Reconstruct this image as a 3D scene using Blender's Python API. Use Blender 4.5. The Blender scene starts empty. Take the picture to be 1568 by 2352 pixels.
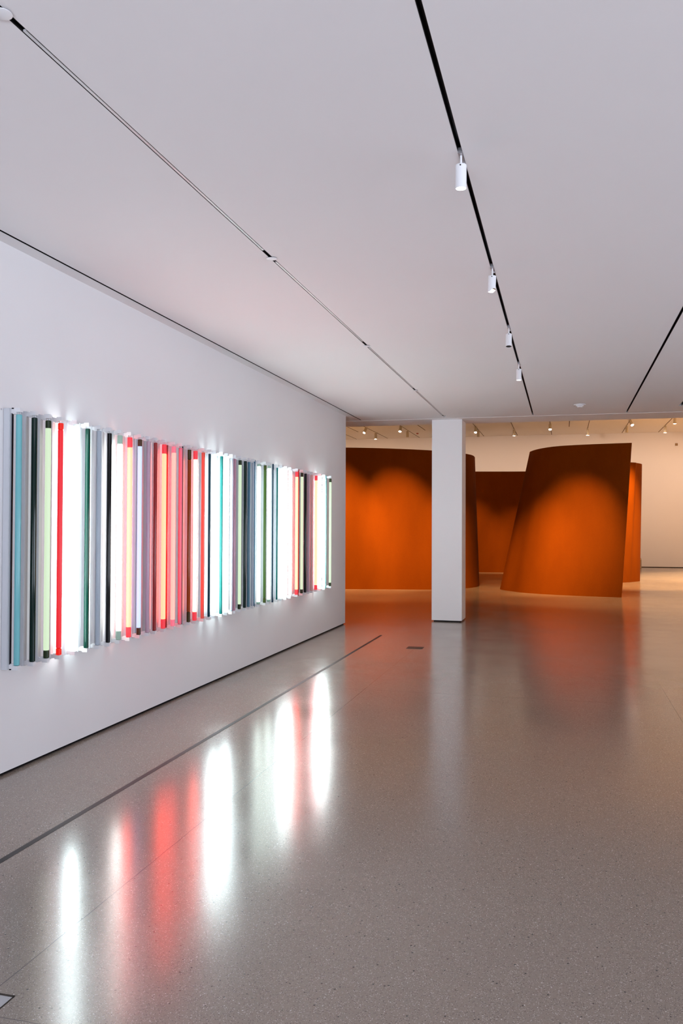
import bpy, bmesh, math, random
from mathutils import Vector, Matrix, Euler

# ------------------------------------------------------------------ camera, world, lights, exposure
C = bpy.context.scene.collection
SC = bpy.context.scene
YAW, PITCH, ROLL, FPX = .25712, .01656, .00386, 1942.83
cam = bpy.data.cameras.new('camera')
cam.sensor_fit = 'HORIZONTAL'; cam.sensor_width = 24.0; cam.lens = FPX / 1568 * 24.0
cam.clip_end = 200
co = bpy.data.objects.new('camera', cam); C.objects.link(co)
fwd = Vector((-math.sin(YAW)*math.cos(PITCH), math.cos(YAW)*math.cos(PITCH), math.sin(PITCH)))
rgt = Vector((math.cos(YAW), math.sin(YAW), 0)); upv = rgt.cross(fwd)
r2 = rgt*math.cos(ROLL) + upv*math.sin(ROLL); u2 = -rgt*math.sin(ROLL) + upv*math.cos(ROLL)
m = Matrix((r2, u2, -fwd)).transposed().to_4x4(); m.translation = Vector((0, 0, 1.7))
co.matrix_world = m
SC.camera = co
SC.view_settings.view_transform = 'Standard'; SC.view_settings.look = 'None'
SC.view_settings.gamma = 1; SC.view_settings.use_curve_mapping = False
SC.view_settings.exposure = 0.42

w = bpy.data.worlds.new('world'); SC.world = w; w.use_nodes = True
w.node_tree.nodes['Background'].inputs[0].default_value = (.62, .64, .75, 1)
w.node_tree.nodes['Background'].inputs[1].default_value = 1.2

WARM = (1.0, .52, .19); FLOORL = (1.0, .60, .29)
TUBE = 24.0          # radiance of a bare lit tube
LENS = 40.0          # radiance of a lit spotlight lens

def area(name, loc, rot, sx, sy, power, col):
    l = bpy.data.lights.new(name, 'AREA'); l.shape = 'RECTANGLE'; l.size = sx; l.size_y = sy
    l.energy = power; l.color = col
    o = bpy.data.objects.new(name, l); C.objects.link(o); o.location = loc; o.rotation_euler = rot
    return o
# added fill lights, unseen: behind the viewer and in front of the right wall
a = area('hall_fill', (2.5, -7.5, 1.0), (math.radians(134), 0, 0), 11, 1.8, 640, (.80, .86, .99)); a.data.spread = math.radians(100)
a = area('side_fill', (9.6, 3, 1.25), (0, math.radians(118), 0), 2.0, 14, 300, (.80, .86, .99)); a.data.spread = math.radians(104)

def spot(name, loc, aim, power, cone, blend=.6, col=WARM, radius=.05):
    l = bpy.data.lights.new(name, 'SPOT'); l.energy = power*.77; l.spot_size = math.radians(cone)
    l.spot_blend = blend; l.color = col; l.shadow_soft_size = radius
    o = bpy.data.objects.new(name, l); C.objects.link(o); o.location = loc
    d = Vector(aim) - Vector(loc); o.rotation_euler = d.to_track_quat('-Z', 'Y').to_euler()
    return o
# track spots above the steel plates (behind the dropped ceiling edge)
for x, y, p, c in ((-8.8, 19.9, 900, 54), (-7.2, 20.0, 900, 54), (-5.65, 20.2, 950, 54), (-4.08, 20.85, 950, 53), (-2.35, 22.3, 500, 50),
                   (-1.1, 20.9, 450, 52), (.28, 20.6, 1050, 54), (1.75, 19.6, 250, 54)):
    spot('plate_spot', (x, y, 5.45), (x, y, 0), p*.55, c, .6)
# a second row further back grazes the lower half of the plates
for x, y, a, z, e, c in ((-7.3, 17.6, 21.7, 1.6, 3000, 30), (-5.7, 17.7, 21.8, 1.6, 3200, 30), (-4.05, 18.2, 22.3, 1.6, 3200, 30), (-2.5, 18.8, 23.3, 1.0, 1500, 30),
                         (-5.0, 17.6, 22.2, .5, 1800, 34), (.2, 17.6, 21.8, 1.45, 2100, 31), (-.9, 17.8, 22.1, .9, 1900, 31), (.2, 17.6, 21.6, .4, 700, 30)):
    spot('plate_wash', (x, y, 5.45), (x, a, z), e*1.25, c, 1.0)
for x in (-3.2, -1.6, 0): spot('inner_spot', (x, 28.6, 5.45), (x, 31.6, .9), 1500, 34, 1.0)
spot('curl_spot', (2.3, 26.0, 5.45), (2.0, 27.3, 0), 3000, 76)
spot('floor_bounce_spot', (4.6, 27, 5.45), (4.6, 27.0, 0), 1500, 90, .6, FLOORL)
spot('floor_bounce_spot', (4.6, 20, 5.45), (4.6, 20.0, 0), 1100, 90, .6, FLOORL)
for x, y, c in ((8, 31, 96), (8, 24, 96), (11, 27, 96), (5.2, 31, 80), (9, 34, 96), (11, 20, 96), (-6.5, 27, 62), (-9.5, 27, 80), (-12.5, 24, 96), (-12.5, 31, 96)): spot('floor_bounce_spot', (x, y, 5.45), (x, y, 0), 3700, c, .6, FLOORL)  # added unseen spots; their bounce off the floor lifts the far ceiling
# wall washers in front of the far wall
for x in (-11.5, -8.5, -5.5, -2.5, .5, 3.5, 6.5):
    spot('wall_washer', (x, 34.3, 5.35), (x, 37.9, 2.2), 175, 120, .9, (1.0, .74, .58))

# ------------------------------------------------------------------ helpers
def mat(name, col, rough=.5, spec=.5, metal=0, emit=None, estr=1, alpha=None, trans=0):
    mt = bpy.data.materials.new(name); mt.use_nodes = True
    b = mt.node_tree.nodes['Principled BSDF']
    b.inputs['Base Color'].default_value = (*col, 1); b.inputs['Roughness'].default_value = rough
    b.inputs['Specular IOR Level'].default_value = spec; b.inputs['Metallic'].default_value = metal
    if emit: b.inputs['Emission Color'].default_value = (*emit, 1); b.inputs['Emission Strength'].default_value = estr
    if alpha is not None: b.inputs['Alpha'].default_value = alpha
    if trans: b.inputs['Transmission Weight'].default_value = trans
    return mt
def noisy(mt, scale, amt, bump=0, rough_amt=0):
    """slow procedural variation of colour / roughness and a little relief"""
    nt = mt.node_tree; b = nt.nodes['Principled BSDF']; L = nt.links
    tc = nt.nodes.new('ShaderNodeTexCoord'); n = nt.nodes.new('ShaderNodeTexNoise')
    n.inputs['Scale'].default_value = scale; n.inputs['Detail'].default_value = 6
    L.new(tc.outputs['Object'], n.inputs['Vector'])
    c = b.inputs['Base Color'].default_value[:]
    mx = nt.nodes.new('ShaderNodeMix'); mx.data_type = 'RGBA'
    mx.inputs[6].default_value = tuple(max(0, v*(1-amt)) for v in c[:3]) + (1,)
    mx.inputs[7].default_value = tuple(min(1, v*(1+amt)) for v in c[:3]) + (1,)
    L.new(n.outputs['Fac'], mx.inputs[0]); L.new(mx.outputs[2], b.inputs['Base Color'])
    if rough_amt:
        r0 = b.inputs['Roughness'].default_value
        mr = nt.nodes.new('ShaderNodeMapRange'); mr.inputs[3].default_value = max(0, r0-rough_amt); mr.inputs[4].default_value = r0+rough_amt
        L.new(n.outputs['Fac'], mr.inputs[0]); L.new(mr.outputs[0], b.inputs['Roughness'])
    if bump:
        n2 = nt.nodes.new('ShaderNodeTexNoise'); n2.inputs['Scale'].default_value = scale*40; L.new(tc.outputs['Object'], n2.inputs['Vector'])
        bp = nt.nodes.new('ShaderNodeBump'); bp.inputs['Strength'].default_value = bump; bp.inputs['Distance'].default_value = .002
        L.new(n2.outputs['Fac'], bp.inputs['Height']); L.new(bp.outputs[0], b.inputs['Normal'])
    return mt
def box(bm, x0, x1, y0, y1, z0, z1):
    vs = [bm.verts.new((x, y, z)) for x in (x0, x1) for y in (y0, y1) for z in (z0, z1)]
    for f in ((0,1,3,2), (4,6,7,5), (0,4,5,1), (2,3,7,6), (0,2,6,4), (1,5,7,3)): bm.faces.new([vs[i] for i in f])
def lathe(bm, prof, n=24, close=False, mtx=None):
    """prof: (radius, z) pairs spun about z"""
    rings = []
    for r, z in prof:
        if r < 1e-6: rings.append([bm.verts.new((0, 0, z))])
        else: rings.append([bm.verts.new((r*math.cos(2*math.pi*i/n), r*math.sin(2*math.pi*i/n), z)) for i in range(n)])
    for a, b in zip(rings, rings[1:]):
        for i in range(n):
            j = (i+1) % n
            if len(a) == 1: bm.faces.new((a[0], b[j], b[i]))
            elif len(b) == 1: bm.faces.new((a[i], a[j], b[0]))
            else: bm.faces.new((a[i], a[j], b[j], b[i]))
    if mtx is not None:
        bmesh.ops.transform(bm, matrix=mtx, verts=[v for r in rings for v in r])
def obj(name, bm, mt, parent=None, smooth=False, bevel=0):
    bmesh.ops.recalc_face_normals(bm, faces=bm.faces)
    if bevel:
        bmesh.ops.bevel(bm, geom=list(bm.edges), offset=bevel, segments=2, affect='EDGES', profile=.5)
    me = bpy.data.meshes.new(name); bm.to_mesh(me); bm.free()
    if smooth:
        for p in me.polygons: p.use_smooth = True
        me.set_sharp_from_angle(angle=math.radians(35))
    me.materials.append(mt)
    o = bpy.data.objects.new(name, me); C.objects.link(o)
    if parent: o.parent = parent
    return o
def B(*boxes):
    bm = bmesh.new()
    for b in boxes: box(bm, *b)
    return bm
def Lt(*profs, n=24):
    bm = bmesh.new()
    for p in profs: lathe(bm, p, n)
    return bm
def struct(name, bm, mt, **k):
    o = obj(name, bm, mt, **k); o['kind'] = 'structure'; return o
def tag(o, label, cat, group=None):
    o['label'] = label; o['category'] = cat
    if group: o['group'] = group
    return o
def thing(name, label, cat, loc=(0,0,0), group=None):
    o = bpy.data.objects.new(name, None); C.objects.link(o); o.location = loc; o.empty_display_size = .1
    return tag(o, label, cat, group)
def inst(src, parent, loc=None, material=None):
    o = src.copy(); C.objects.link(o); o.parent = parent
    if loc is not None: o.location = loc
    return o

# ------------------------------------------------------------------ materials
M_wall = noisy(mat('white_wall_paint', (.78, .775, .79), .75, .25), 1.2, .015, .12)
M_ceil = noisy(mat('white_ceiling_paint', (.80, .785, .80), .85, .2), .8, .012, .08)
M_gwall = noisy(mat('gallery_wall_paint', (.80, .77, .74), .8, .2), .8, .015)
M_black = mat('black_metal', (.006, .005, .006), .5, .4)
M_gap = mat('shadow_gap_black', (.010, .009, .010), .8, .1)
M_white = noisy(mat('white_enamel', (.74, .75, .78), .4, .5), 3, .01)
M_grey = mat('grey_track_cover', (.6, .6, .62), .4, .5)
M_zinc = mat('zinc_bracket', (.45, .43, .45), .35, .5, .8)
M_warmwhite = noisy(mat('cream_lamp_body', (.62, .55, .40), .5, .4), 3, .01)
M_lens = mat('lit_lens', (1, 1, 1), .4, .5, emit=(1, .95, .86), estr=LENS)
M_lens_near = mat('frosted_lit_lens', (1, 1, 1), .4, .5, emit=(1, .96, .93), estr=3)
M_brown = mat('brown_snoot_inside', (.10, .06, .02), .6, .3)
M_strip = noisy(mat('dark_floor_inlay', (.022, .019, .021), .5, .2), 4, .1)

def floor_mat():
    mt = bpy.data.materials.new('polished_speckled_concrete'); mt.use_nodes = True
    nt = mt.node_tree; L = nt.links; N = nt.nodes.new; b = nt.nodes['Principled BSDF']
    tc = N('ShaderNodeTexCoord'); O = tc.outputs['Object']
    def ramp(src, stops):
        r = N('ShaderNodeValToRGB'); e = r.color_ramp.elements
        while len(e) < len(stops): e.new(.5)
        for el, (p, c) in zip(e, stops): el.position = p; el.color = c if len(c) == 4 else (*c, 1)
        L.new(src, r.inputs[0]); return r.outputs[0]
    def mix(f, a, c, mode='MIX'):
        mx = N('ShaderNodeMix'); mx.data_type = 'RGBA'; mx.blend_type = mode
        if hasattr(f, 'default_value') or isinstance(f, bpy.types.NodeSocket): L.new(f, mx.inputs[0])
        else: mx.inputs[0].default_value = f
        for s, v in ((6, a), (7, c)):
            if isinstance(v, bpy.types.NodeSocket): L.new(v, mx.inputs[s])
            else: mx.inputs[s].default_value = (*v, 1)
        return mx.outputs[2]
    def noise(scale, detail=4, rough=.55):
        n = N('ShaderNodeTexNoise'); n.inputs['Scale'].default_value = scale; n.inputs['Detail'].default_value = detail
        n.inputs['Roughness'].default_value = rough
        L.new(O, n.inputs['Vector']); return n.outputs['Fac']
    base = mix(noise(.7, 5), (.19, .145, .11), (.25, .20, .16))
    base = mix(ramp(noise(130, 3, .7), [(.3, (0, 0, 0)), (.7, (1, 1, 1))]), base, (.27, .23, .195), 'MIX')
    def grains(scale, lo, hi, size):
        v = N('ShaderNodeTexVoronoi'); v.inputs['Scale'].default_value = scale; L.new(O, v.inputs['Vector'])
        s = N('ShaderNodeSeparateColor'); L.new(v.outputs['Color'], s.inputs[0])
        a = N('ShaderNodeMath'); a.operation = 'GREATER_THAN'; L.new(s.outputs[0], a.inputs[0]); a.inputs[1].default_value = lo
        a2 = N('ShaderNodeMath'); a2.operation = 'LESS_THAN'; L.new(s.outputs[0], a2.inputs[0]); a2.inputs[1].default_value = hi
        d = N('ShaderNodeMath'); d.operation = 'LESS_THAN'; L.new(v.outputs['Distance'], d.inputs[0]); d.inputs[1].default_value = size
        m1 = N('ShaderNodeMath'); m1.operation = 'MULTIPLY'; L.new(a.outputs[0], m1.inputs[0]); L.new(a2.outputs[0], m1.inputs[1])
        m2 = N('ShaderNodeMath'); m2.operation = 'MULTIPLY'; L.new(m1.outputs[0], m2.inputs[0]); L.new(d.outputs[0], m2.inputs[1])
        return m2.outputs[0]
    base = mix(grains(250, .87, 1.0, .40), base, (.54, .50, .46))
    base = mix(grains(240, .0, .13, .42), base, (.06, .05, .045))
    base = mix(grains(110, .972, 1.0, .28), base, (.58, .55, .51))
    base = mix(grains(70, .0, .03, .28), base, (.035, .03, .028))
    # saw-cut joints and a hairline
    sx = N('ShaderNodeSeparateXYZ'); L.new(O, sx.inputs[0])
    wob = N('ShaderNodeMath'); wob.operation = 'MULTIPLY'; L.new(noise(7, 3), wob.inputs[0]); wob.inputs[1].default_value = .012
    def line(sock, pos, half, wobble=True):
        s = N('ShaderNodeMath'); s.operation = 'SUBTRACT'; L.new(sock, s.inputs[0]); s.inputs[1].default_value = pos
        if wobble:
            t = N('ShaderNodeMath'); t.operation = 'SUBTRACT'; L.new(s.outputs[0], t.inputs[0]); L.new(wob.outputs[0], t.inputs[1]); s = t
        a = N('ShaderNodeMath'); a.operation = 'ABSOLUTE'; L.new(s.outputs[0], a.inputs[0])
        c = N('ShaderNodeMath'); c.operation = 'LESS_THAN'; L.new(a.outputs[0], c.inputs[0]); c.inputs[1].default_value = half
        return c.outputs[0]
    for sock, pos, half in ((sx.outputs[0], -2.016, .0022), (sx.outputs[0], .994, .0022), (sx.outputs[0], 4.0, .0022), (sx.outputs[1], 2.548, .0018), (sx.outputs[1], 8.6, .0018)):
        base = mix(line(sock, pos, half), base, (.10, .085, .08))
    L.new(base, b.inputs['Base Color'])
    mr = N('ShaderNodeMapRange'); L.new(noise(1.1, 6, .6), mr.inputs[0])
    mr.inputs[1].default_value = .3; mr.inputs[2].default_value = .7; mr.inputs[3].default_value = .145; mr.inputs[4].default_value = .215
    L.new(mr.outputs[0], b.inputs['Roughness'])
    b.inputs['IOR'].default_value = 1.5; b.inputs['Specular IOR Level'].default_value = .68
    n2 = noise(90, 2); bp = N('ShaderNodeBump'); bp.inputs['Strength'].default_value = .05; bp.inputs['Distance'].default_value = .001
    L.new(n2, bp.inputs['Height']); L.new(bp.outputs[0], b.inputs['Normal'])
    return mt
M_floor = floor_mat()

def steel_mat():
    mt = bpy.data.materials.new('weathered_rust_steel'); mt.use_nodes = True
    nt = mt.node_tree; L = nt.links; N = nt.nodes.new; b = nt.nodes['Principled BSDF']
    tc = N('ShaderNodeTexCoord'); mp = N('ShaderNodeMapping'); L.new(tc.outputs['Object'], mp.inputs[0]); mp.inputs['Scale'].default_value = (1, 1, .35)
    n = N('ShaderNodeTexNoise'); n.inputs['Scale'].default_value = 1.6; n.inputs['Detail'].default_value = 8; n.inputs['Roughness'].default_value = .6
    L.new(mp.outputs[0], n.inputs['Vector'])
    r = N('ShaderNodeValToRGB'); e = r.color_ramp.elements
    e[0].position = .25; e[0].color = (.165, .036, .0010, 1); e[1].position = .75; e[1].color = (.205, .048, .0014, 1)
    L.new(n.outputs['Fac'], r.inputs[0])
    n2 = N('ShaderNodeTexNoise'); n2.inputs['Scale'].default_value = 60; n2.inputs['Detail'].default_value = 4; L.new(tc.outputs['Object'], n2.inputs['Vector'])
    mx = N('ShaderNodeMix'); mx.data_type = 'RGBA'; mx.blend_type = 'MULTIPLY'; mx.inputs[0].default_value = .2
    r2_ = N('ShaderNodeValToRGB'); r2_.color_ramp.elements[0].position = .35; r2_.color_ramp.elements[0].color = (.55, .55, .55, 1); r2_.color_ramp.elements[1].position = .6
    L.new(n2.outputs['Fac'], r2_.inputs[0]); L.new(r.outputs[0], mx.inputs[6]); L.new(r2_.outputs[0], mx.inputs[7])
    L.new(mx.outputs[2], b.inputs['Base Color'])
    b.inputs['Roughness'].default_value = .75; b.inputs['Specular IOR Level'].default_value = .04
    bp = N('ShaderNodeBump'); bp.inputs['Strength'].default_value = .2; bp.inputs['Distance'].default_value = .003
    L.new(n2.outputs['Fac'], bp.inputs['Height']); L.new(bp.outputs[0], b.inputs['Normal'])
    return mt
M_steel = steel_mat()

# ------------------------------------------------------------------ room shell
ZC, XW, YE = 3.6135, -3.6717, 14.238
struct('floor', B((-16, 14, -8, 39, -.2, 0)), M_floor)
SLOTS = [(-3.543, .020, 14.84), (-2.020, .026, 14.75), (-.512, .024, 14.80), (1.008, .026, 14.82), (1.768, .046, 14.20), (2.520, .026, 14.80), (4.035, .026, 14.80), (5.55, .026, 14.80)]
xs = [-16]; bxs = []
for x, wd, ye in SLOTS:
    bxs.append((xs[-1], x-wd/2, -8, 14.93, ZC, ZC+.14)); bxs.append((x-wd/2, x+wd/2, ye, 14.93, ZC, ZC+.14)); xs.append(x+wd/2)
bxs.append((xs[-1], 14, -8, 14.93, ZC, ZC+.14))
struct('ceiling', B(*bxs), M_ceil)
struct('ceiling', B((-16, 14, 14.93, 15.75, ZC-.004, 5.713)), M_ceil)            # dropped edge towards the tall gallery
struct('wall_left', B((XW-.3, XW, -8, YE, .022, ZC)), M_wall)
struct('baseboard_left', B((XW-.28, XW-.02, -8, YE-.03, 0, .022)), M_gap)
struct('wall_right', B((10, 10.2, -8, 15.7, 0, ZC)), M_wall)
struct('wall_behind', B((-16, XW-.3, 11.0, 11.2, 0, ZC)), M_gwall)
# tall gallery
GX = [-9.25, -7.785, -6.313, -3.433, -1.975, -.52, .93, 2.392, 3.852]
SH = [(-8.473, 34.97), (-5.60, 34.96), (.203, 35.0)]
Z2 = 5.713
struct('ceiling', B((-16, 14, 15.75, 38.1, Z2, Z2+.15)), M_gwall)
struct('wall_far', B((-16, 14, 37.93, 38.1, .03, Z2)), M_gwall)
struct('baseboard_far', B((-16, 14, 37.95, 38.1, 0, .03)), mat('brown_gap', (.05, .03, .015), .8, .1))
struct('wall_left', B((-16.2, -16, 11, 38.1, 0, Z2)), M_gwall)
struct('wall_right', B((14, 14.2, 15.7, 38.1, 0, Z2)), M_gwall)
struct('wall_right', B((10, 14, 15.5, 15.7, 0, ZC)), M_gwall)
struct('trim_1', B((-2.771, -2.735, -8, 12.943, -.01, .0012)), M_strip)

# ------------------------------------------------------------------ square column
t = thing('column', 'white square column standing between the hall and the rusty steel plates', 'column', (-2.022, 15.365, 0))
obj('shaft', B((-.2686, .2686, -.287, .287, .024, ZC-.004)), M_wall, t)
o = obj('plinth', B((-.235, .235, -.25, .25, 0, .024)), M_gap, t); o['label'] = 'black recessed gap at the foot of the column'

# ------------------------------------------------------------------ ceiling slots and tracks
TL = ['thin black slot in the white ceiling closest to the wall of coloured tubes',
      'long ceiling slot with grey inner strip, interrupted by small white discs',
      'black lighting track carrying four white cylinder spotlights',
      'black ceiling slot on the right without any spotlight, ending above the steel plates',
      'short wide black slot end at the right edge of the photo']
for i, (x, wd, ye) in enumerate(SLOTS[:5]):
    t = thing('ceiling_track', TL[i], 'ceiling track', (x, 0, ZC))
    h = wd/2
    obj('channel', B((-h, -h+.002, -8, ye, .0, .09), (h-.002, h, -8, ye, .0, .09), (-h+.002, h-.002, -8, ye, .045, .05)), M_black, t)
    if i == 1:
        for a, b in ((-2, 2.45), (2.83, 5.52), (5.79, 8.52), (8.82, 11.55), (11.83, 14.5)):
            oo = obj('inner_strip', B((-.009, .0055, a, b, .002, .010)), M_grey, t); oo['label'] = 'grey metal strip inside the slot'
# white sprinkler covers along the second slot
dl = ['largest white round ceiling cover, cut by the top left corner of the photo', 'white round ceiling cover, second one along the grey-lined slot',
      'white round ceiling cover, third one along the grey-lined slot', 'white round ceiling cover, fourth one along the grey-lined slot', 'smallest white ceiling cover at the far end of the grey-lined slot above the column']
for (x, y, r), l in zip(((-2.03, 2.70, .040), (-2.02, 5.69, .037), (-2.02, 8.71, .037), (-2.015, 11.73, .037), (-2.0, 14.57, .03)), dl):
    t = thing('ceiling_cover_disc', l, 'ceiling cover', (x, y, ZC), 'round covers along the ceiling slot')
    obj('plate', Lt([(0, -.010), (r*.8, -.0095), (r, -.007), (r, -.005), (0, -.005)], n=32), M_white, t, smooth=True)
    obj('collar', Lt([(r*.75, -.006), (r*.75, .0), (0, .0)], n=24), M_black, t)

# ------------------------------------------------------------------ spotlights
def spotlight(name, label, group, loc, ztrack, r, L, stem, tilt, lens, body, kind='plain', cutdir=0):
    """loc: stem top under the ceiling; body hangs below; tilt = euler of the lamp head"""
    t = thing(name, label, 'spotlight', (loc[0], loc[1], ztrack), group)
    a = r*.36
    bm = B((-a, a, -r*1.6, r*3.4, -.004, .02)); box(bm, -a*1.1, a*1.1, -r*1.7, -r*1.2, -.010, .004); box(bm, -a*1.1, a*1.1, r*3.1, r*3.5, -.010, .004)
    obj('track_adapter', bm, M_zinc if kind != 'far' else body, t)
    bm = bmesh.new(); lathe(bm, [(r*.2, 0), (r*.2, -stem - r*.5), (0, -stem - r*.5)], 12)
    obj('stem', bm, body, t, smooth=True)
    h = bpy.data.objects.new('lamp_head', None)
    top = -stem
    mt = Matrix.Translation((0, 0, top)) @ Euler(tilt).to_matrix().to_4x4()
    bm = bmesh.new()
    n = 32
    prof = [(0, 0), (r*.93, 0), (r, -r*.08), (r, -L), (r*.93, -L), (r*.93, -L*.80), (0, -L*.80)]
    lathe(bm, prof, n)
    if kind == 'snoot':
        for v in bm.verts:
            if abs(v.co.z + L) < 1e-5:
                k = (v.co.x*math.cos(cutdir) + v.co.y*math.sin(cutdir))/r
                v.co.z += max(0, k)*r*1.1
    bmesh.ops.transform(bm, matrix=mt, verts=bm.verts)
    hd = obj('lamp_head', bm, body, t, smooth=True)
    bm = bmesh.new(); zl = -L*(.985 if kind != 'snoot' else .90)
    lathe(bm, [(0, zl-.001), (r*.925, zl-.001), (r*.925, zl), (0, zl)], n)
    bmesh.ops.transform(bm, matrix=mt, verts=bm.verts)
    ln = obj('lens', bm, lens, t, smooth=True); ln['label'] = 'glowing white lens' if lens in (M_lens, M_lens_near) else 'dark lamp opening'
    if kind == 'snoot':
        bm = bmesh.new(); lathe(bm, [(r*.926, -L*.80), (r*.926, -L*.86)], n); bmesh.ops.transform(bm, matrix=mt, verts=bm.verts)
        obj('inner_ring', bm, M_brown, t, smooth=True)
    # slot where the stem enters the head, and its pivot screw
    bm = bmesh.new(); lathe(bm, [(0, .0), (r*.14, .0), (r*.14, r*.06), (0, r*.06)], 12, mtx=mt @ Matrix.Translation((0, -r*.98, -r*.35)) @ Matrix.Rotation(math.radians(90), 4, 'X'))
    obj('pivot_screw', bm, M_black, t)
    return t
NG = 'white cylinder spotlights on the near track'
spotlight('spotlight', 'nearest and largest white cylinder spotlight on the near track, lens glowing', NG, (-.512, 4.34), ZC, .0285, .122, .052, (0, 0, 0), M_lens_near, M_white)
spotlight('spotlight', 'white cylinder spotlight with obliquely cut snoot and glowing lens, second on the near track', NG, (-.512, 6.31), ZC, .0285, .118, .058, (.05, .05, 0), M_lens_near, M_white, 'snoot', -.4)
spotlight('spotlight', 'white cylinder spotlight with a dark unlit opening, third on the near track', NG, (-.512, 8.25), ZC, .0285, .125, .062, (-.18, 0, 0), M_black, M_white)
spotlight('spotlight', 'farthest spotlight on the near track, glowing lens, close to the end of the slot', NG, (-.512, 10.12), ZC, .0300, .130, .062, (-.03, 0, 0), M_lens_near, M_white)

# ------------------------------------------------------------------ wall row of coloured fluorescent tubes
ZB0, ZB1 = .722, 2.490      # housing
ZT0, ZT1 = .752, 2.446      # tube
bat0 = B((0, .050, -.026, .020, ZB0, ZB1))
bmesh.ops.bevel(bat0, geom=[e for e in bat0.edges if abs((e.verts[0].co-e.verts[1].co).z) > 1], offset=.004, segments=2, affect='EDGES')
me_bat = bpy.data.meshes.new('housing'); bmesh.ops.recalc_face_normals(bat0, faces=bat0.faces); bat0.to_mesh(me_bat); bat0.free(); me_bat.materials.append(noisy(mat('housing_enamel_shaded', (.60, .625, .67), .4, .5), 3, .01))  # white enamel darkened, puts the side faces' shading into the colour
def holder_bm(z, s):
    bm = bmesh.new()
    z1 = z - s*.028
    box(bm, .082, .124, -.018, .016, min(z, z1), max(z, z1))
    box(bm, .048, .084, -.011, .009, min(z-s*.006, z1-s*.006), max(z-s*.006, z1-s*.006))
    z2 = z1 - s*.012
    box(bm, .060, .090, -.008, .008, min(z1, z2), max(z1, z2))
    lathe(bm, [(0, 0), (.0022, 0), (.0022, s*-.02), (0, s*-.02)], 8, mtx=Matrix.Translation((.098, .0, z1)))
    lathe(bm, [(0, 0), (.0022, 0), (.0022, s*-.02), (0, s*-.02)], 8, mtx=Matrix.Translation((.112, .0, z1)))
    return bm
def shared(bm, name, mt, smooth=True):
    o = obj(name, bm, mt, None, smooth); me = o.data; bpy.data.objects.remove(o); return me
me_ht = shared(holder_bm(ZB1, 1), 'lamp_holder', M_white, False)
me_hb = shared(holder_bm(ZB0, -1), 'lamp_holder', M_white, False)
TX = .105
def tube_mesh(name, mt, r, z0, z1, x=TX, y=0.):
    bm = bmesh.new()
    lathe(bm, [(0, z0), (r*.8, z0), (r, z0+.004), (r, z1-.004), (r*.8, z1), (0, z1)], 24, mtx=Matrix.Translation((x, y, 0)))
    return shared(bm, name, mt)
def emis(name, col, s, base=(.8, .8, .8)):
    return mat(name, base, .25, .3, emit=col, estr=s*.83 if s == 1 else s)
def tinted(name, col, rough=.12, alpha=1.0, spec=.25):
    mt = mat(name, col, rough, spec)
    if alpha < 1:
        nt = mt.node_tree; b = nt.nodes['Principled BSDF']; out = nt.nodes['Material Output']
        tr = nt.nodes.new('ShaderNodeBsdfTransparent'); tr.inputs[0].default_value = tuple(min(1, c*.6+.4) for c in col) + (1,)
        mx = nt.nodes.new('ShaderNodeMixShader'); mx.inputs[0].default_value = alpha
        nt.links.new(tr.outputs[0], mx.inputs[1]); nt.links.new(b.outputs[0], mx.inputs[2]); nt.links.new(mx.outputs[0], out.inputs[0])
    return mt
T = TUBE
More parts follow.
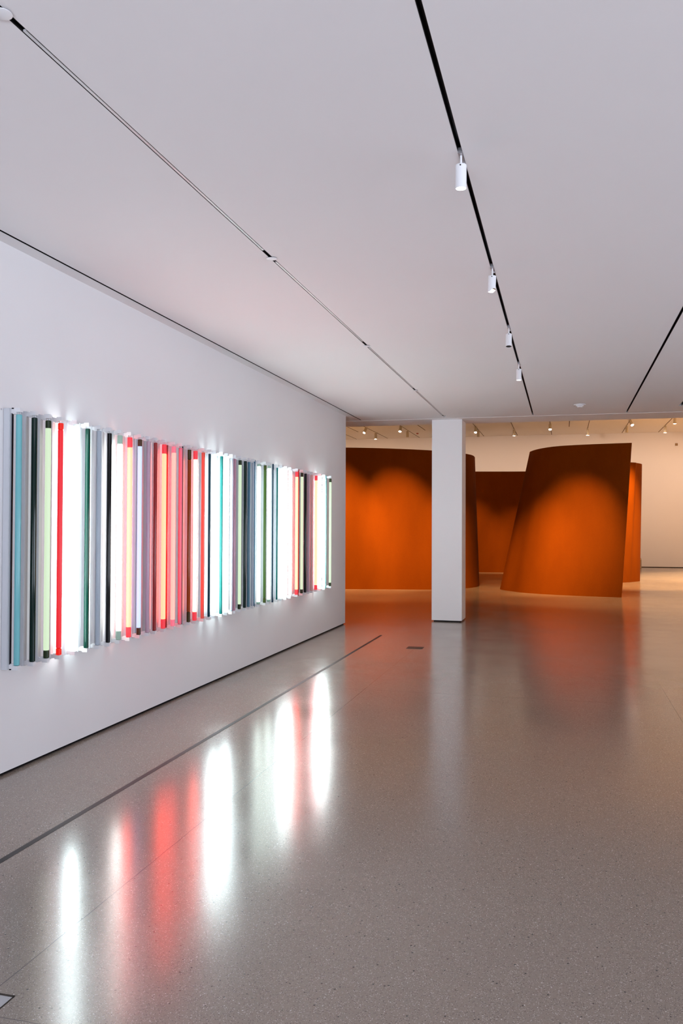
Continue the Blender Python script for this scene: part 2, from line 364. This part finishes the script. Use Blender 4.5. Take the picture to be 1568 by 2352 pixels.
# kind: (tube material, end material or None, sleeve end length)
DK = (.08, .08, .08)
K = {
 'white':   (emis('tube_cold_white', (.84, 1, 1), T), emis('end_cold_white', (.8, 1, .95), .9, (.6, .8, .75)), .03),
 'whitel':  (emis('tube_soft_white', (.82, 1, .92), T*.28), tinted('end_clear_green', (.38, .55, .45), .15), .03),
 'whitem':  (emis('tube_mid_white', (.84, 1, .98), T*.42), emis('end_mid_white', (.8, 1, .95), .9, (.6, .8, .75)), .015),
 'whiteg':  (emis('tube_white', (.95, 1, .95), T*.45), tinted('end_pale_green', (.38, .55, .45), .15), .075),
 'cream':   (emis('tube_cream', (T*.48, .64, .34), 1, DK), emis('end_red', (1, .05, .07), .5, (.3, .02, .03)), .085),
 'creamw':  (emis('tube_cream_white', (T*.5, 1.25, .85), 1, DK), emis('end_red_b', (1, .05, .07), .5, (.3, .02, .03)), .085),
 'creamb':  (emis('tube_cream_bright', (T*.5, .74, .45), 1, DK), emis('end_red_c', (1, .05, .07), .5, (.3, .02, .03)), .07),
 'peach':   (emis('tube_peach', (T*.32, .48, .40), 1, DK), emis('end_rose', (1, .2, .3), .5, (.3, .08, .1)), .06),
 'green':   (emis('tube_pale_green', (.58, .74, .50), 1.0, DK), tinted('end_dark_green', (.02, .035, .012), .12), .055),
 'blue':    (emis('tube_blue_white', (.55, .72, 1.4), 1, DK), tinted('end_brown', (.06, .035, .015), .15), .060),
 'red':     (emis('tube_red', (.72, .012, .022), 1, (.06, .003, .004)), emis('end_deep_red', (.70, .010, .002), 1, (.05, .002, .001)), .05),
 'coral':   (tinted('tube_coral', (.62, .11, .08), .2), None, 0),
 'rose':    (tinted('tube_rose', (.75, .20, .28), .2), None, 0),
 'aqua':    (tinted('tube_aqua', (.2, .56, .61), .1, .85), None, 0),
 'black':   (tinted('tube_black', (.002, .002, .003), .08), None, 0),
 'bgreen':  (tinted('tube_black_green', (.001, .016, .012), .08), None, 0),
 'dgreen':  (tinted('tube_dark_green', (.001, .03, .02), .08), None, 0),
 'teal':    (tinted('tube_teal', (.004, .13, .12), .08), None, 0),
 'dteal':   (tinted('tube_blue_teal', (.01, .055, .085), .1), None, 0),
 'grey':    (tinted('tube_clear_grey', (.52, .58, .66), .1, .6), None, 0),
 'mauve':   (tinted('tube_mauve', (.58, .42, .50), .12, .8), None, 0),
 'dred':    (tinted('tube_dark_red', (.32, .03, .03), .1), None, 0),
 'plum':    (tinted('tube_plum', (.38, .19, .25), .1), None, 0),
 'brown':   (tinted('tube_burnt_orange', (.30, .045, .001), .1), tinted('end_olive_brown', (.05, .03, .003), .1), .10),
 'steel':   (tinted('tube_steel_blue', (.08, .20, .28), .12), None, 0),
 'olive':   (tinted('tube_olive_green', (.05, .11, .015), .1), tinted('end_olive', (.05, .08, .01), .1), .06),
 'salmon':  (tinted('tube_salmon', (.75, .40, .38), .2), None, 0),
}
S_black = tinted('strip_black', (.006, .006, .012), .2)
S_navy = tinted('strip_navy', (.01, .035, .07), .2); S_blue = tinted('strip_blue', (.03, .10, .17), .2)
S_lilac = tinted('strip_lilac', (.45, .42, .52), .3); S_red = tinted('strip_red', (.28, .015, .008), .2); S_teal = tinted('strip_teal', (.07, .30, .30), .2)
ROW = [  # y, kind, radius, description
 (4.968,'aqua',.020,'unlit translucent aqua tube behind a thin black strip'), (5.147,'bgreen',.020,'unlit black-green tube left of the pale green one'),
 (5.318,'green',.020,'glowing pale green tube left of the red one'), (5.478,'red',.020,'bright red tube with yellow fringes'),
 (5.684,'white',.022,'blinding white tube right of the red tube'), (5.863,'dgreen',.019,'glossy dark green tube against the leftmost white glow'),
 (6.039,'grey',.018,'clear grey unlit tube left of the black one'), (6.212,'black',.018,'solid black tube between clear grey and white'),
 (6.395,'whiteg',.021,'white glowing tube right of the black one'), (6.578,'cream',.021,'cream-yellow glowing tube with red ends'),
 (6.773,'blue',.018,'blue-white glowing tube with brown ends'), (6.952,'mauve',.018,'translucent mauve unlit tube right of the blue-white one'),
 (7.101,'dred',.016,'dark red unlit tube amid mauve ones'), (7.297,'cream',.021,'yellow glowing tube with red ends beside a thin dark red tube'),
 (7.524,'peach',.020,'peach glowing tube between yellow and rose ones'), (7.694,'rose',.018,'rose pink tube'), (7.921,'brown',.018,'burnt orange unlit tube with olive ends'),
 (8.089,'creamw',.021,'cream-white glowing tube with red ends right of the burnt orange one'), (8.318,'coral',.018,'coral red unlit tube'),
 (8.509,'dteal',.014,'narrow blue-teal tube against white glow'), (8.668,'white',.022,'white glowing tube left of the teal one'),
 (8.894,'teal',.017,'teal tube between two white glows'), (9.071,'white',.022,'white glowing tube left of the plum ones'),
 (9.241,'grey',.014,'clear pale unlit tube beside the plum one'), (9.353,'plum',.018,'plum and mauve unlit tube'),
 (9.564,'green',.018,'pale green glowing tube right of the plum one'), (9.774,'bgreen',.018,'black-green unlit tube left of the steel blue one'),
 (9.930,'steel',.017,'steel blue unlit tube'), (10.10,'grey',.017,'clear grey unlit tube right of the steel blue one'),
 (10.37,'whitel',.021,'white glowing tube left of the olive one'), (10.66,'olive',.018,'olive green tube between white glows'),
 (10.86,'whitel',.021,'white glowing tube right of the olive one'), (11.27,'teal',.011,'thin dark teal tube beside a navy strip'),
 (11.47,'whitem',.021,'first of three adjoining white glowing tubes'), (11.74,'whitem',.021,'middle of three adjoining white glowing tubes'),
 (12.0,'whitem',.021,'last of three adjoining white glowing tubes'), (12.4,'creamb',.021,'cream glowing tube left of a dark red strip'),
 (12.7,'green',.019,'pale green glowing tube right of a dark red strip'), (12.9,'black',.019,'black unlit tube near the far end'),
 (13.1,'mauve',.018,'mauve unlit tube near the far end'), (13.3,'salmon',.019,'salmon pink unlit tube near the far end'),
 (13.5,'creamb',.022,'last cream glowing tube with red ends'), (13.8,'white',.020,'white glowing tube right of the last cream one'),
 (14.0,'white',.020,'last white glowing tube'), (14.1,'green',.019,'pale green glowing tube by the wall corner'),
]
ROWY = [4.974, 5.146, 5.31, 5.464, 5.661, 5.829, 5.994, 6.153, 6.32, 6.487, 6.662, 6.822, 6.954, 7.126, 7.323, 7.473, 7.669, 7.811, 8.001, 8.16, 8.291, 8.478, 8.624, 8.762, 8.852, 9.016, 9.179, 9.298, 9.427, 9.634, 9.849, 10.001, 10.308, 10.464, 10.66, 10.844, 11.132, 11.373, 11.539, 11.688, 11.851, 12.076, 12.297, 12.513, 12.864]
ORD = ['leftmost','second from left','third from left','fourth from left','fifth from left','sixth from left','seventh from left','eighth from left','ninth from left','tenth from left']
cache = {}
def tmesh(kind, r):
    if (kind, r) not in cache:
        mt, em, le = K[kind]
        a = tube_mesh('tube', mt, r, ZT0+le, ZT1-le)
        b = (tube_mesh('end_sleeve', em, r*1.02, ZT1-le, ZT1), tube_mesh('end_sleeve', em, r*1.02, ZT0, ZT0+le)) if em else None
        cache[(kind, r)] = (a, b)
    return cache[(kind, r)]
def link_mesh(name, me, parent, label=None):
    o = bpy.data.objects.new(name, me); C.objects.link(o); o.parent = parent
    if label: o['label'] = label
    return o
FX = []
for i, (y, kind, r, desc) in enumerate(ROW):
    y = ROWY[i]
    n = len(ROW)
    place = ORD[i]+' of the row' if i < 10 else ('%s from the right end' % ['first','second','third','fourth','fifth','sixth','seventh','eighth','ninth'][n-1-i] if n-1-i < 9 else 'in the wall row')
    t = thing('tube_light', desc + ', ' + place, 'tube light', (XW, y, 0), 'coloured tube lights mounted on the left wall')
    FX.append(t)
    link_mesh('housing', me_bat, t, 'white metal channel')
    link_mesh('lamp_holder', me_ht, t); link_mesh('lamp_holder', me_hb, t)
    a, b = tmesh(kind, r)
    link_mesh('tube', a, t)
    if b:
        for q in b: link_mesh('end_sleeve', q, t, 'tinted end of the tube')
def extra(i, yw, name, label, mt, r=None, x=.07, wdt=.006, z=(ZB0, ZB1)):
    t = FX[i]; dy = yw - t.location.y
    if r: o = link_mesh(name, tube_mesh(name, mt, r, ZT0, ZT1, x, dy), t, label)
    else: o = obj(name, B((.048, .050+wdt*1.2, dy-wdt/2, dy+wdt/2, z[0]-.004, z[1]+.004)), mt, t); o['label'] = label
extra(3, ROWY[3]+.034, 'second_tube', 'thin glowing pink tube behind the red one', emis('tube_pink_bright', (4, .72, .34), 1, DK), .012, .09)
extra(8, ROWY[8]+.05, 'second_tube', 'second glowing tube behind', emis('tube_cream_soft', (1.4, 1, .8), 1.2), .012, .07)
extra(13, ROWY[13]+.058, 'second_tube', 'thin dark red tube', K['dred'][0], .009, .105)
extra(24, ROWY[24]-.03, 'second_tube', 'thin mauve tube', K['mauve'][0], .012, .095)
SY = [4.93, 7.8, 10.25, 11.15, 12.1, 12.6, 14.0]
SY = [4.975, 7.625, 9.615, 10.281, 11.027, 11.362, 12.798]
for k, (i, mt, wdt, l) in enumerate(((0, S_black, .008, 'thin black strip'), (16, S_black, .006, 'thin black strip'), (29, S_blue, .012, 'thin dark blue strip'), (32, S_navy, .014, 'thin navy strip'),
        (36, S_lilac, .008, 'thin lilac strip'), (37, S_red, .014, 'thin dark red strip'), (44, S_teal, .008, 'thin teal strip'))):
    extra(i, SY[k], 'colour_strip', l, mt, wdt=wdt)
tag(obj('wall_screw', Lt([(0, 0), (.005, 0), (.005, .004), (0, .006)], n=12), M_zinc), 'tiny metal screw in the white wall left of the tube row', 'screw')
sc_ = bpy.data.objects['wall_screw']; sc_.rotation_euler = (0, math.radians(90), 0); sc_.location = (XW, 4.925, 2.48)

# ------------------------------------------------------------------ small things on ceiling and floor
t = thing('smoke_detector', 'white round smoke detector on the ceiling above the steel plates', 'smoke detector', (.239, 13.70, ZC))
obj('base', Lt([(0, 0), (.090, 0), (.092, -.006), (.085, -.014), (0, -.014)], n=32), M_white, t, smooth=True)
obj('head', Lt([(0, -.014), (.062, -.014), (.058, -.026), (.040, -.034), (.036, -.044), (.020, -.048), (0, -.048)], n=32), M_white, t, smooth=True)
o = obj('vent_ring', Lt([(.030, -.036), (.0365, -.037), (.034, -.043), (.028, -.046)], n=24), M_grey, t)
t = thing('floor_grille', 'small rectangular slotted metal grille in the floor before the column', 'floor grille', (-2.012, 11.728, 0))
M_gr = mat('bronze_grille', (.12, .09, .075), .35, .5, .6)
obj('frame', B((-.112, .112, -.112, -.104, 0, .003), (-.112, .112, .104, .112, 0, .003), (-.112, -.104, -.104, .104, 0, .003), (.104, .112, -.104, .104, 0, .003)), M_gr, t)
obj('slats', B(*[(-.104, .104, -.100+k*.0155, -.092+k*.0155, .0004, .0026) for k in range(13)]), M_gr, t)
obj('pit', B((-.104, .104, -.104, .104, .0001, .0006)), M_gap, t)
t = thing('floor_box_cover', 'square metal floor cover with dark rim, cut by the lower left corner', 'floor cover', (-2.064, 2.53, 0))
obj('rim', B((-.15, .15, .141, .152, 0, .0016), (-.15, .15, -.15, -.144, 0, .0016), (.1455, .150, -.144, .146, 0, .0016), (-.15, -.144, -.144, .146, 0, .0016)), mat('dark_bronze_rim', (.012, .008, .005), .6, .2), t)
obj('cover_plate', B((-.144, .1455, -.144, .146, 0, .0011)), noisy(mat('worn_steel_cover', (.34, .34, .36), .3, .5), 9, .06), t)

# ------------------------------------------------------------------ torqued steel plates
def catmull(pts, n):
    P = [Vector(p) for p in pts]; P = [2*P[0]-P[1]] + P + [2*P[-1]-P[-2]]
    out = []
    for i in range(1, len(P)-2):
        for k in range(n):
            u = k/n; a, b, c, d = P[i-1:i+3]
            out.append(.5*((2*b) + (-a+c)*u + (2*a-5*b+4*c-d)*u*u + (-a+3*b-3*c+d)*u**3))
    out.append(P[-2]); return out
def plate(label, bot, top, side, H=3.75, th=.05):
    n = 10; b = catmull(bot, n); tp = catmull(top, n); nz = 16
    bm = bmesh.new(); rows = []
    def off(c):
        o = []
        for i, p in enumerate(c):
            d = (c[min(i+1, len(c)-1)] - c[max(i-1, 0)]).normalized(); o.append(p + Vector((-d.y, d.x))*th*side)
        return o
    bo, to = off(b), off(tp)
    def grid(bb, tt):
        g = []
        for k in range(nz+1):
            f = k/nz; g.append([bm.verts.new((*(bb[i].lerp(tt[i], f)), H*f)) for i in range(len(bb))])
        return g
    g1, g2 = grid(b, tp), grid(bo, to); m_ = len(b)
    for g in (g1, g2):
        for k in range(nz):
            for i in range(m_-1): bm.faces.new((g[k][i], g[k][i+1], g[k+1][i+1], g[k+1][i]))
    for k in (0, nz):
        for i in range(m_-1): bm.faces.new((g1[k][i], g1[k][i+1], g2[k][i+1], g2[k][i]))
    for i in (0, m_-1):
        for k in range(nz): bm.faces.new((g1[k][i], g1[k+1][i], g2[k+1][i], g2[k][i]))
    o = obj('steel_plate', bm, M_steel, None, smooth=True)
    return tag(o, label, 'steel sculpture', 'torqued rusty steel plates in the far gallery')
plate('broad curved rusty steel plate left of and behind the white column', [(-9.5, 22.0), (-7.5, 21.95), (-5.7, 22.12), (-4.594, 22.36), (-3.445, 22.62), (-2.85, 23.08), (-2.48, 23.65), (-2.352, 24.42), (-2.5, 25.4), (-3.0, 26.6)],
      [(-9.5, 20.7), (-7.4, 20.95), (-5.52, 21.37), (-4.49, 21.85), (-3.46, 22.66), (-2.95, 23.4), (-2.62, 24.08), (-2.534, 24.83), (-2.65, 25.8), (-3.1, 26.9)], 1)
plate('leaning rusty steel plate with slanted left side and free right edge, front right', [(-1.0, 25.4), (-1.45, 24.5), (-1.684, 23.6), (-1.60, 23.1), (-1.33, 22.68), (-1.03, 22.3), (-.476, 21.93), (.364, 21.65), (1.342, 21.49)],
      [(-.25, 25.6), (-.72, 24.7), (-.905, 23.88), (-.84, 23.4), (-.66, 22.88), (-.376, 22.38), (-.05, 22.08), (.60, 21.83), (1.59, 21.64)], 1)
plate('dark low-looking rusty steel plate seen through the gap between the two front plates', [(-7.0, 31.0), (-5, 31.4), (-3.2, 31.72), (-2.2, 31.93), (-.8, 32.1), (.6, 32.1)],
      [(-7.0, 31.0), (-5, 31.4), (-3.2, 31.72), (-1.9, 31.98), (-.6, 32.1), (.6, 32.1)], 1)
plate('narrow visible rusty steel plate curling behind the front right plate', [(-.6, 26.5), (.6, 26.75), (1.758, 27.32), (2.03, 27.62), (2.244, 28.0), (2.331, 28.42), (2.28, 29.2), (2.0, 30.2)],
      [(-.3, 27.1), (.9, 27.5), (2.07, 28.2), (2.25, 28.50), (2.40, 28.86), (2.471, 29.3), (2.42, 30.1), (2.1, 31.0)], 1)

# ------------------------------------------------------------------ far gallery details
for k, x in enumerate(GX):
    o = obj('ceiling_slot', B((x-.012, x+.012, 16, 37.85, Z2-.006, Z2+.001)), mat('brown_slot_%d' % k, (.10, .055, .02), .6, .2))
    tag(o, ('leftmost', 'second from left', 'third from left', 'fourth from left', 'fifth from left', 'sixth from left', 'seventh from left', 'second from right', 'rightmost')[k] + ' of the long thin brown slots in the far ceiling', 'ceiling slot', 'long slots in the far ceiling')
for k, (x, ye) in enumerate(SH):
    o = obj('ceiling_slot', B((x-.014, x+.014, 31, ye, Z2-.006, Z2+.001)), bpy.data.materials['brown_slot_0'])
    tag(o, 'short brown slot in the far ceiling, ' + ('by the end of the left wall', 'just left of the column', 'above the leaning plate')[k], 'ceiling slot', 'short slots in the far ceiling')
FG = 'spotlights in the far gallery'
for x, y, z, tilt, lit, l in (
    (-7.785, 33.5, 5.59, (-.55, .25, 0), 1, 'leftmost far spotlight, tilted, with a bright lens beside the wall corner'),
    (-7.785, 35.3, 5.60, (0, 0, 0), 1, 'upright far spotlight just right of the leftmost tilted one'),
    (-6.313, 33.3, 5.56, (-.55, .05, 0), 1, 'bright tilted far spotlight left of the column'),
    (-6.313, 34.8, 5.53, (0, 0, 0), 0, 'unlit upright far spotlight nearest the column on its left'),
    (-3.433, 34.3, 5.60, (-.55, 0, 0), 1, 'bright tilted far spotlight just right of the column'),
    (-3.433, 35.3, 5.50, (0, 0, 0), 0, 'unlit far spotlight hidden behind the bright one right of the column'),
    (-1.975, 35.3, 5.55, (0, 0, 0), 1, 'upright far spotlight above the dark inner plate'),
    (-.52, 33.9, 5.55, (-.55, 0, 0), 1, 'bright far spotlight above the left end of the leaning plate'),
    (.93, 35.7, 5.56, (0, 0, 0), 1, 'upright far spotlight above the middle of the leaning plate'),
    (2.392, 33.3, 5.58, (-.6, -.35, 0), 1, 'bright tilted far spotlight above the free edge of the leaning plate'),
    (2.392, 35.0, 5.51, (0, 0, 0), 0, 'unlit far spotlight under the tilted one near the leaning plate edge'),
    (3.852, 35.4, 5.52, (0, 0, 0), 1, 'upright far spotlight above the bare wall right of the plates'),
    (3.852, 32.4, 5.50, (0, 0, 0), 1, 'rightmost far spotlight, partly cut by the dropped ceiling edge')):
    tt = spotlight('spotlight', l, FG, (x, y), Z2-.002, .055, .25, .02 if tilt[0] else .04, tilt, M_lens if lit else M_warmwhite, M_warmwhite, 'far')
tag(obj('alarm_device', Lt([(0, 0), (.05, 0), (.05, -.03), (.03, -.045), (0, -.045)], n=16), mat('red_plastic', (.35, .06, .04), .4)), 'tiny reddish device on the far ceiling left of the column', 'alarm')
bpy.data.objects['alarm_device'].location = (-6.1, 36.0, Z2)
tag(obj('wall_sensor', B((4.52, 4.62, 37.89, 37.93, 5.13, 5.23)), mat('brown_sensor', (.28, .17, .06), .5), bevel=.006), 'small square brown plate high on the bare far wall', 'wall sensor')
t = thing('low_stand', 'small brownish box at the foot of the far wall, half hidden by the steel', 'box', (2.95, 37.55, 0))
obj('body', B((-.18, .18, -.15, .15, 0, .36)), mat('stand_tan', (.35, .25, .13), .5), t)
o = obj('band', B((-.182, .182, -.152, .152, .34, .385)), mat('stand_band', (.60, .52, .33), .4), t); o['label'] = 'pale band'
obj('top', Lt([(0, 0), (.18, 0), (.18, .01), (.12, .04), (0, .045)], n=32), mat('stand_top', (.16, .07, .03), .5), t).location = (0, 0, .385)
